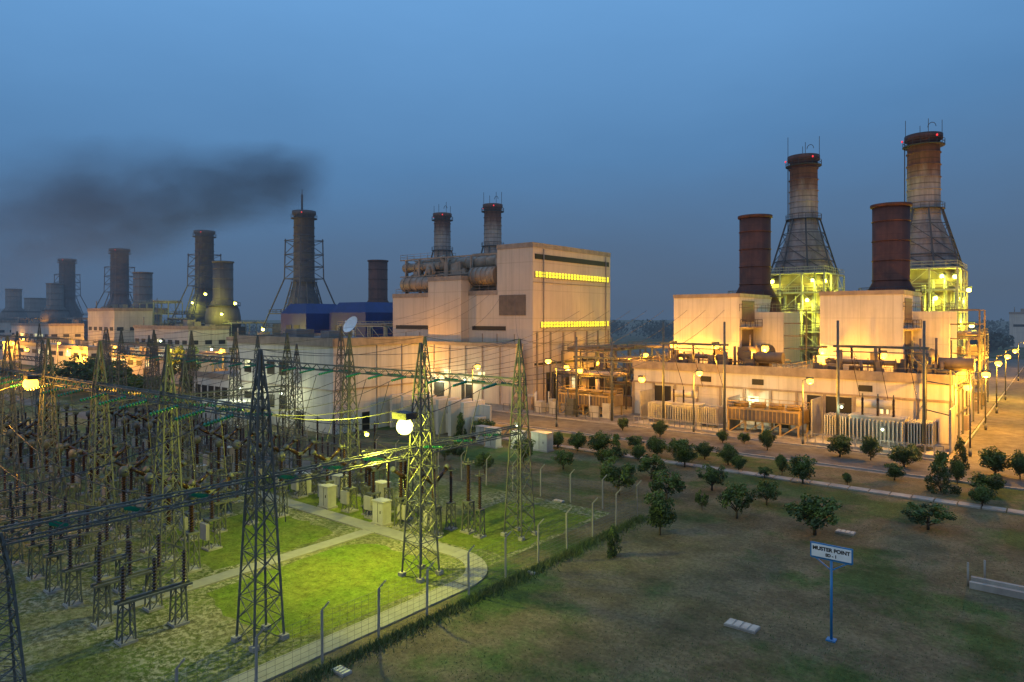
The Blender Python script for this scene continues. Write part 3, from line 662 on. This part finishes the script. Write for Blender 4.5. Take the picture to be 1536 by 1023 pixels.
# ---------------------------------------------------------------- transformers & coolers
def transformer(u,v,s=1.):
    t=B(); t.box(-3,-1.3,.6,3,1.3,3.6); t.box(-3.2,-1.5,.3,3.2,1.5,.6); t.box(-3.1,-1.4,3.6,3.1,1.4,3.75)
    t.cyl((-2.6,.9,5),(1.6,.9,5),.55,k=16); t.beam((-2,.9,3.7),(-2,.9,4.6),.15); t.beam((1,.9,3.7),(1,.9,4.6),.15)
    for sx in (-1,1):
        for k in range(9): x=sx*(3.4+k*.3); t.box(x-.06,-1.5,.8,x+.06,1.5,3.5)
        t.cyl((sx*3,-1,3.3),(sx*6,-1,3.3),.1,k=8); t.cyl((sx*3,1,1),(sx*6,1,1),.1,k=8)
    for k in range(14): x=-2.8+k*.43; t.box(x-.06,-2.2,.9,x+.06,-1.32,3.4)
    p=B()
    for x in (-1.7,0,1.7): insul(p,x,-.5,3.75,5.9,.2,0); p.m=1; p.cyl((x,-.5,5.9),(x,-.5,6.4),.08,k=8); p.m=0
    c=B(); c.box(-7.4,-4,0,7.4,4,.3)
    for k in range(17): x=-7.2+k*.9; c.box(x-.05,-3.9,.3,x+.05,-3.8,1.4)
    c.box(-7.2,-3.9,1.3,7.2,-3.8,1.4); c.box(-7.6,-1,.3,-7.42,4,5.2); c.box(7.42,-1,.3,7.6,4,5.2)
    e=inst("power_transformer",None,W(u,v),sc=(s,)*3)
    for n,b,m in (("tank",t,[tgrey]),("bushings",p,[ins,steel]),("plinth",c,[conc])): inst(n,b.mesh(n,m),(0,0,0),0,parent=e)
transformer(-40.5,88.5,.85); transformer(-16.5,88.5,.95)
def cooler(u,v):
    b=B(); b.box(-4.6,-2,1.6,4.6,2,3.2)
    for x in (-4.4,-2.2,0,2.2,4.4):
        for y in (-1.9,1.9): b.beam((x,y,0),(x,y,3.3),.2)
        if x<4: b.beam((x,-1.95,0),(x+2.2,-1.95,1.6),.12)
    for x in (-3.4,-1.15,1.15,3.4): b.lathe(x,0,[(.95,3.2),(.95,3.7),(1.0,3.72),(.85,3.72),(.85,3.3)],16); b.m=1; b.beam((x-.8,0,3.6),(x+.8,0,3.6),.12); b.beam((x,-.8,3.6),(x,.8,3.6),.12); b.m=0
    b.m=2; b.box(-4.4,-2.08,1.75,4.4,-2.0,3.05); b.m=0
    for k in range(18): x=-4.4+k*.52; b.box(x-.04,-2.14,1.7,x+.04,-2.08,3.1)
    b.rail(-4.6,-2,4.6,2,3.2,.9,.06); b.m=1; b.box(-4.9,-2.4,0,4.9,2.4,.1)
    inst("fin_fan_cooler",b.mesh("fin_fan_cooler",[yell,conc,louv]),W(u,v))
cooler(-56.5,89.5); cooler(-29.6,89.6)
for ua,ub,h in ((-20.3,-11.6,14.6),(-42.5,-33.9,14.4),(-56.7,-50.6,12)):
    b=B()
    for u in (ua,ub): b.cyl((u,86,0),(u,86,h),.2,.14,8)
    b.beam((ua-.5,86,h-3),(ub+.5,86,h-3),.28); b.beam((ua-.5,86,h-3.6),(ub+.5,86,h-3.6),.12)
    b.m=1
    for k in range(3): x=ua+(ub-ua)*(k+.5)/3; b.cyl((x,86,h-3.1),(x,86.2,h-4.4),.12,k=8); b.beam((x,86.1,h-4.4),(x+.5,88,5.6),.05)
    for k in range(3): x=ua+(ub-ua)*(k+.5)/3; b.beam((x,86,h-3),(x-1,95.2,8.4),.04)
    put("line_gantry",b,[steel,ins],(ua,86))
b=B()
for u,v,h in ((-14.5,98,12),(-12.5,94,10),(-9.6,90,9),(-11,104,12),(-10,97,8.5),(-9.7,112,11)): b.beam((u,v,0),(u,v,h),.2)
for z in (4,7.4,9): b.beam((-12.5,94,z),(-9.6,90,z),.12); b.beam((-14.5,98,z+1),(-12.5,94,z),.12); b.beam((-10,97,z-1),(-9.7,112,z-1),.2)
put("steel_frame",b,[steel],(-11,98))
rack(-15.5,128,-10,146,12); rack(-37,124,-28,146,9); rack(-13,100,-9.8,118,6,step=4)
for u,v,x in ((-7.6,88,-1),(-7.8,110,1),(-7.8,130,1),(-7.8,152,1),(0.3,175,-1),(-7.8,200,1),(.3,240,-1)): street(u,v,9,'s',2500,1.4,1)
street(-53.7,76.5,9,'s',1000,1.4,-1); street(-53.0,99,9,'s',700,1,1); street(-23.7,84.2,7.6,'s',750,.8,1); street(-37.4,84.4,7.8,'s',700,.8,1)
street(-95,84,8,'s',900,1.4,1); street(-66,73,8,'s',500,1.,1)
for u in (-118,-150,-178,-215,-260): street(u,68,8,'s',600,1.2,1)
for u,z,p in ((-48.6,10.6,560),(-41.6,10.6,560),(-26.0,10.4,560),(-18.5,10.,380),(-34,10.5,900)): flood(u,101.9,z,'s',p,(0,-.5,-.7),sc=1.2)
for u,v,z,p in ((-90,88.7,3.6,380),(-82,88.7,4,200),(-47.5,60,2.9,100),(-33,93.7,3.6,120),(-15.4,84.6,2.6,50),(-19.9,86.,4.6,50),(-80,51,5,230),(-90,51,5,230)): flood(u,v,z,'w',p,sc=.7)
for u,v,p in ((-60,92,300),(-66,97,300),(-68,110,350),(-12,120,900),(-45,84.5,400),(-63,120,500),(-50,110,600),(-8.9,100,700)): flood(u,v,6.5,'s',p,(0.9,-.4,-.5))
# distant buildings
bld("distant_building",40,330,75,345,14,white,6,.2); bld("distant_building",10,360,35,372,13,white,6,.1); bld("distant_building",30,240,60,252,8,cream,5,.2); bld("distant_building",-60,300,-30,312,12,white,5,.1); bld("distant_building",12,180,30,192,6,white,5,.4); bld("distant_building",-110,330,-80,345,15.5,white,5,.1); bld("distant_building",-20,420,20,432,17,white,5,.1)
# ---------------------------------------------------------------- vegetation
def leaf(b,c,s):
    d=Vector((R(-1,1),R(-1,1),R(-1,1))).normalized(); a=d.orthogonal().normalized()*s; e=d.cross(a).normalized()*s*.6
    b.quad(c-a,c+e,c+a,c-e)
def plant(kind,seed):
    random.seed(seed); b=B()
    tr={'col':.04,'ball':.12,'open':.18}[kind]
    b.cyl((0,0,0),(0,0,tr+.2),.032,.022,8)
    for k in range(7):
        a=R(0,6.28); b.cyl((0,0,tr+R(-.03,.12)),(.3*math.cos(a),.3*math.sin(a),tr+R(.15,.5)),.018,.006,5)
    nc={'ball':48,'open':36,'col':34}[kind]
    for i in range(nc):
        for _ in range(50):
            p=Vector((R(-1,1),R(-1,1),R(-1,1)))
            if p.length<1: break
        if kind=='ball': c=Vector((p.x*.4,p.y*.4,tr+.1+(p.z*.5+.5)*(.84-tr))); cr=.14
        elif kind=='open': c=Vector((p.x*.45,p.y*.45,tr+.1+(p.z*.5+.5)*(.82-tr))); cr=R(.08,.15)
        else:
            h=random.random()**1.2; w=.4*(1-h)**.6+.05; c=Vector((p.x*w,p.y*w,.06+h*.86)); cr=.12
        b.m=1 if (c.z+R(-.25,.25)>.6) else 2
        for k in range(68):
            q=Vector((random.gauss(0,1),random.gauss(0,1),random.gauss(0,1))).normalized()*cr*random.random()**.4
            leaf(b,c+q,R(.022,.042))
    return b.mesh(kind+"_tree",[barkm,leafA,leafB])
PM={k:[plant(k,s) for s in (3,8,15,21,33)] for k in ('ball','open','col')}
random.seed(5)
T="""836,672,650,20,b 866,676,650,24,b 898,680,650,36,b 925,685,655,25,c 934,645,628,18,b 953,672,655,25,b 990,655,632,20,b 957,690,668,22,b 985,684,657,27,b 1027,700,663,36,b 1057,688,665,25,b 1084,664,646,16,b 1092,697,668,28,b 1108,706,684,20,b 1116,665,650,16,b 1151,675,646,22,b 1173,712,684,16,b 1204,725,687,34,b 1260,685,655,34,b 1306,690,657,24,b 1356,700,672,36,b 1342,720,697,26,b 1412,738,685,36,c 1440,702,660,20,c 1436,725,692,22,b 1493,712,675,42,b 1480,742,712,42,b 1473,758,730,30,b 1530,718,680,26,b 691,657,622,16,c 724,657,630,32,b 688,682,655,22,c 845,703,678,30,o 785,695,660,34,o 727,710,680,30,o 928,742,692,50,o 910,704,675,30,o 977,718,683,40,o 1000,752,710,50,o 990,802,743,42,b 1068,735,698,40,o 1105,777,730,46,o 1053,765,738,18,o 1150,757,722,36,o 1147,717,700,18,o 1222,802,746,72,o 1392,794,758,58,o 1271,727,710,12,b 920,834,790,24,c 667,690,668,26,o 640,700,672,20,o 1015,690,660,24,b 1370,690,668,22,b"""
for s in T.split():
    px,by,ty,wd,k=s.split(','); px,by,ty,wd=map(float,(px,by,ty,wd)); X,Y=site(px,by); h=(by-ty)/F*Y; ww=wd/F*Y
    kd={'b':'ball','o':'open','c':'col'}[k]; nm={'b':'topiary_shrub','o':'small_tree','c':'conifer_shrub'}[k]
    kk={'b':1.28,'o':1.2,'c':1.3}[k]
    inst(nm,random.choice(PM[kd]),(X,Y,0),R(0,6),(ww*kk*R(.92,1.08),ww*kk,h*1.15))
for X,Y,h,w_ in ((-75,128,6,9),(-68,122,5,8),(-80,135,7,10),(-62,118,5,8),(-85,140,6,10),(-90,133,6,9),(-72,150,9,8),(-58,126,5,7),(-95,150,7,9)):
    inst("leafy_tree",random.choice(PM['open']),(X,Y,0),R(0,6),(w_,w_,h))
b=B()
tops=[(R(-470,470),R(430,520),R(8,14),R(6,12)) for _ in range(120)]+[(R(70,260),R(240,330),R(4,8),R(4,7)) for _ in range(30)]
for (X,Y,h,w_) in tops:
    for k in range(170):
        q=Vector((random.gauss(0,1),random.gauss(0,1),random.gauss(0,1))).normalized()*random.random()**.4
        leaf(b,Vector((X+q.x*w_,Y+q.y*w_,max(.3,h*.55+q.z*h*.5))),R(.5,1.4))
inst("distant_trees",b.mesh("distant_trees",[hazy]),(0,0,0),0)

# ---------------------------------------------------------------- smoke
b=B(); b.box(-176,184,20,-48,214,90); sm=b.mesh("smoke_plume",[])
m=bpy.data.materials.new("smoke"); m.use_nodes=True; nt=m.node_tree; nt.nodes.clear()
out=N(nt,'ShaderNodeOutputMaterial'); pv=N(nt,'ShaderNodeVolumePrincipled'); pv.inputs['Color'].default_value=(.24,.27,.33,1); pv.inputs['Anisotropy'].default_value=.2
sp=N(nt,'ShaderNodeSeparateXYZ'); oc=coords(nt); nt.links.new(oc,sp.inputs[0])
nz=noise(nt,coords(nt,(.6,1,1.1)),.085,7,.68); nz2=noise(nt,oc,.035,2,.5)
tt=math_(nt,'DIVIDE',math_(nt,'SUBTRACT',-52.,sp.outputs[0]),118.)
zc=math_(nt,'SUBTRACT',56.,math_(nt,'MULTIPLY',tt,17.)); zc=math_(nt,'ADD',zc,math_(nt,'MULTIPLY',math_(nt,'SUBTRACT',nz2,.5),16.))
wz=math_(nt,'ADD',9.,math_(nt,'MULTIPLY',tt,20.))
dz=math_(nt,'DIVIDE',math_(nt,'SUBTRACT',sp.outputs[2],zc),wz); dy=math_(nt,'DIVIDE',math_(nt,'SUBTRACT',sp.outputs[1],199.),14.)
r2=math_(nt,'ADD',math_(nt,'MULTIPLY',dz,dz),math_(nt,'MULTIPLY',dy,dy))
de=math_(nt,'MAXIMUM',math_(nt,'SUBTRACT',1.,r2),0.); de=math_(nt,'POWER',de,1.4)
de=math_(nt,'MULTIPLY',de,ramp(nt,nz,[(.3,0.),(.78,1.)]))
fade=ramp(nt,tt,[(0.,0.),(.14,1.),(.6,.65),(1.,0.)]); de=math_(nt,'MULTIPLY',math_(nt,'MULTIPLY',de,fade),.2)
nt.links.new(de,pv.inputs['Density']); nt.links.new(pv.outputs[0],out.inputs['Volume'])
sm.materials.append(m); inst("smoke_plume",sm,(0,0,0),0)
# thin dusk haze over the plant (aerial perspective)
b=B(); b.box(-1500,112,-1,1500,760,95); hz=b.mesh("haze",[])
m=bpy.data.materials.new("haze_volume"); m.use_nodes=True; nt=m.node_tree; nt.nodes.clear()
out=N(nt,'ShaderNodeOutputMaterial'); ab=N(nt,'ShaderNodeVolumeAbsorption'); ab.inputs['Color'].default_value=(0,0,0,1); ab.inputs['Density'].default_value=.0011
em=N(nt,'ShaderNodeEmission'); em.inputs['Color'].default_value=(.085,.135,.215,1); em.inputs['Strength'].default_value=.0011
ad=N(nt,'ShaderNodeAddShader'); nt.links.new(ab.outputs[0],ad.inputs[0]); nt.links.new(em.outputs[0],ad.inputs[1]); nt.links.new(ad.outputs[0],out.inputs['Volume'])
hz.materials.append(m); inst("haze",hz,(0,0,0),0)

# ---------------------------------------------------------------- world, sun, camera
sc=bpy.context.scene
wd=bpy.data.worlds.new("World"); sc.world=wd; wd.use_nodes=True; nt=wd.node_tree; bg=nt.nodes["Background"]
sky=N(nt,'ShaderNodeTexSky'); sky.sky_type='NISHITA'; sky.sun_disc=False; sky.sun_elevation=math.radians(2); sky.sun_rotation=math.radians(200)
tc=N(nt,'ShaderNodeTexCoord'); sp=N(nt,'ShaderNodeSeparateXYZ'); nt.links.new(tc.outputs['Generated'],sp.inputs[0])
mp=N(nt,'ShaderNodeMapping'); mp.inputs['Scale'].default_value=(1,1,2.6); nt.links.new(tc.outputs['Generated'],mp.inputs[0])
cl=noise(nt,mp.outputs[0],2.2,5,.55)
z=math_(nt,'ADD',sp.outputs[2],math_(nt,'MULTIPLY',math_(nt,'SUBTRACT',cl,.5),.15))
z=math_(nt,'SUBTRACT',z,math_(nt,'MULTIPLY',sp.outputs[0],.06))
g=ramp(nt,z,[(0.0,(.07,.12,.2)),(.07,(.072,.15,.285)),(.22,(.085,.235,.48)),(.42,(.14,.35,.68)),(.8,(.21,.42,.74))])
sk=mixc(nt,1.0,sky.outputs[0],(.008,.008,.008),'MULTIPLY')
ad=mixc(nt,1.0,g,sk,'ADD'); nt.links.new(ad,bg.inputs['Color']); bg.inputs['Strength'].default_value=1.0
sun=bpy.data.lights.new("sun",'SUN'); sun.energy=.4; sun.angle=math.radians(30); sun.color=(1,.84,.66)
so=bpy.data.objects.new("sun",sun); col.objects.link(so); so.rotation_euler=(math.radians(50),0,math.radians(-25)); so.location=(0,0,80)
cam=bpy.data.cameras.new("camera"); co=bpy.data.objects.new("camera",cam); col.objects.link(co)
co.location=(0,0,HC); co.rotation_euler=(math.pi/2,0,0); cam.lens=24; cam.sensor_width=36; cam.shift_y=-.0234; cam.clip_end=6000; sc.camera=co
sc.view_settings.view_transform='Standard'; sc.view_settings.look='None'; sc.view_settings.exposure=0
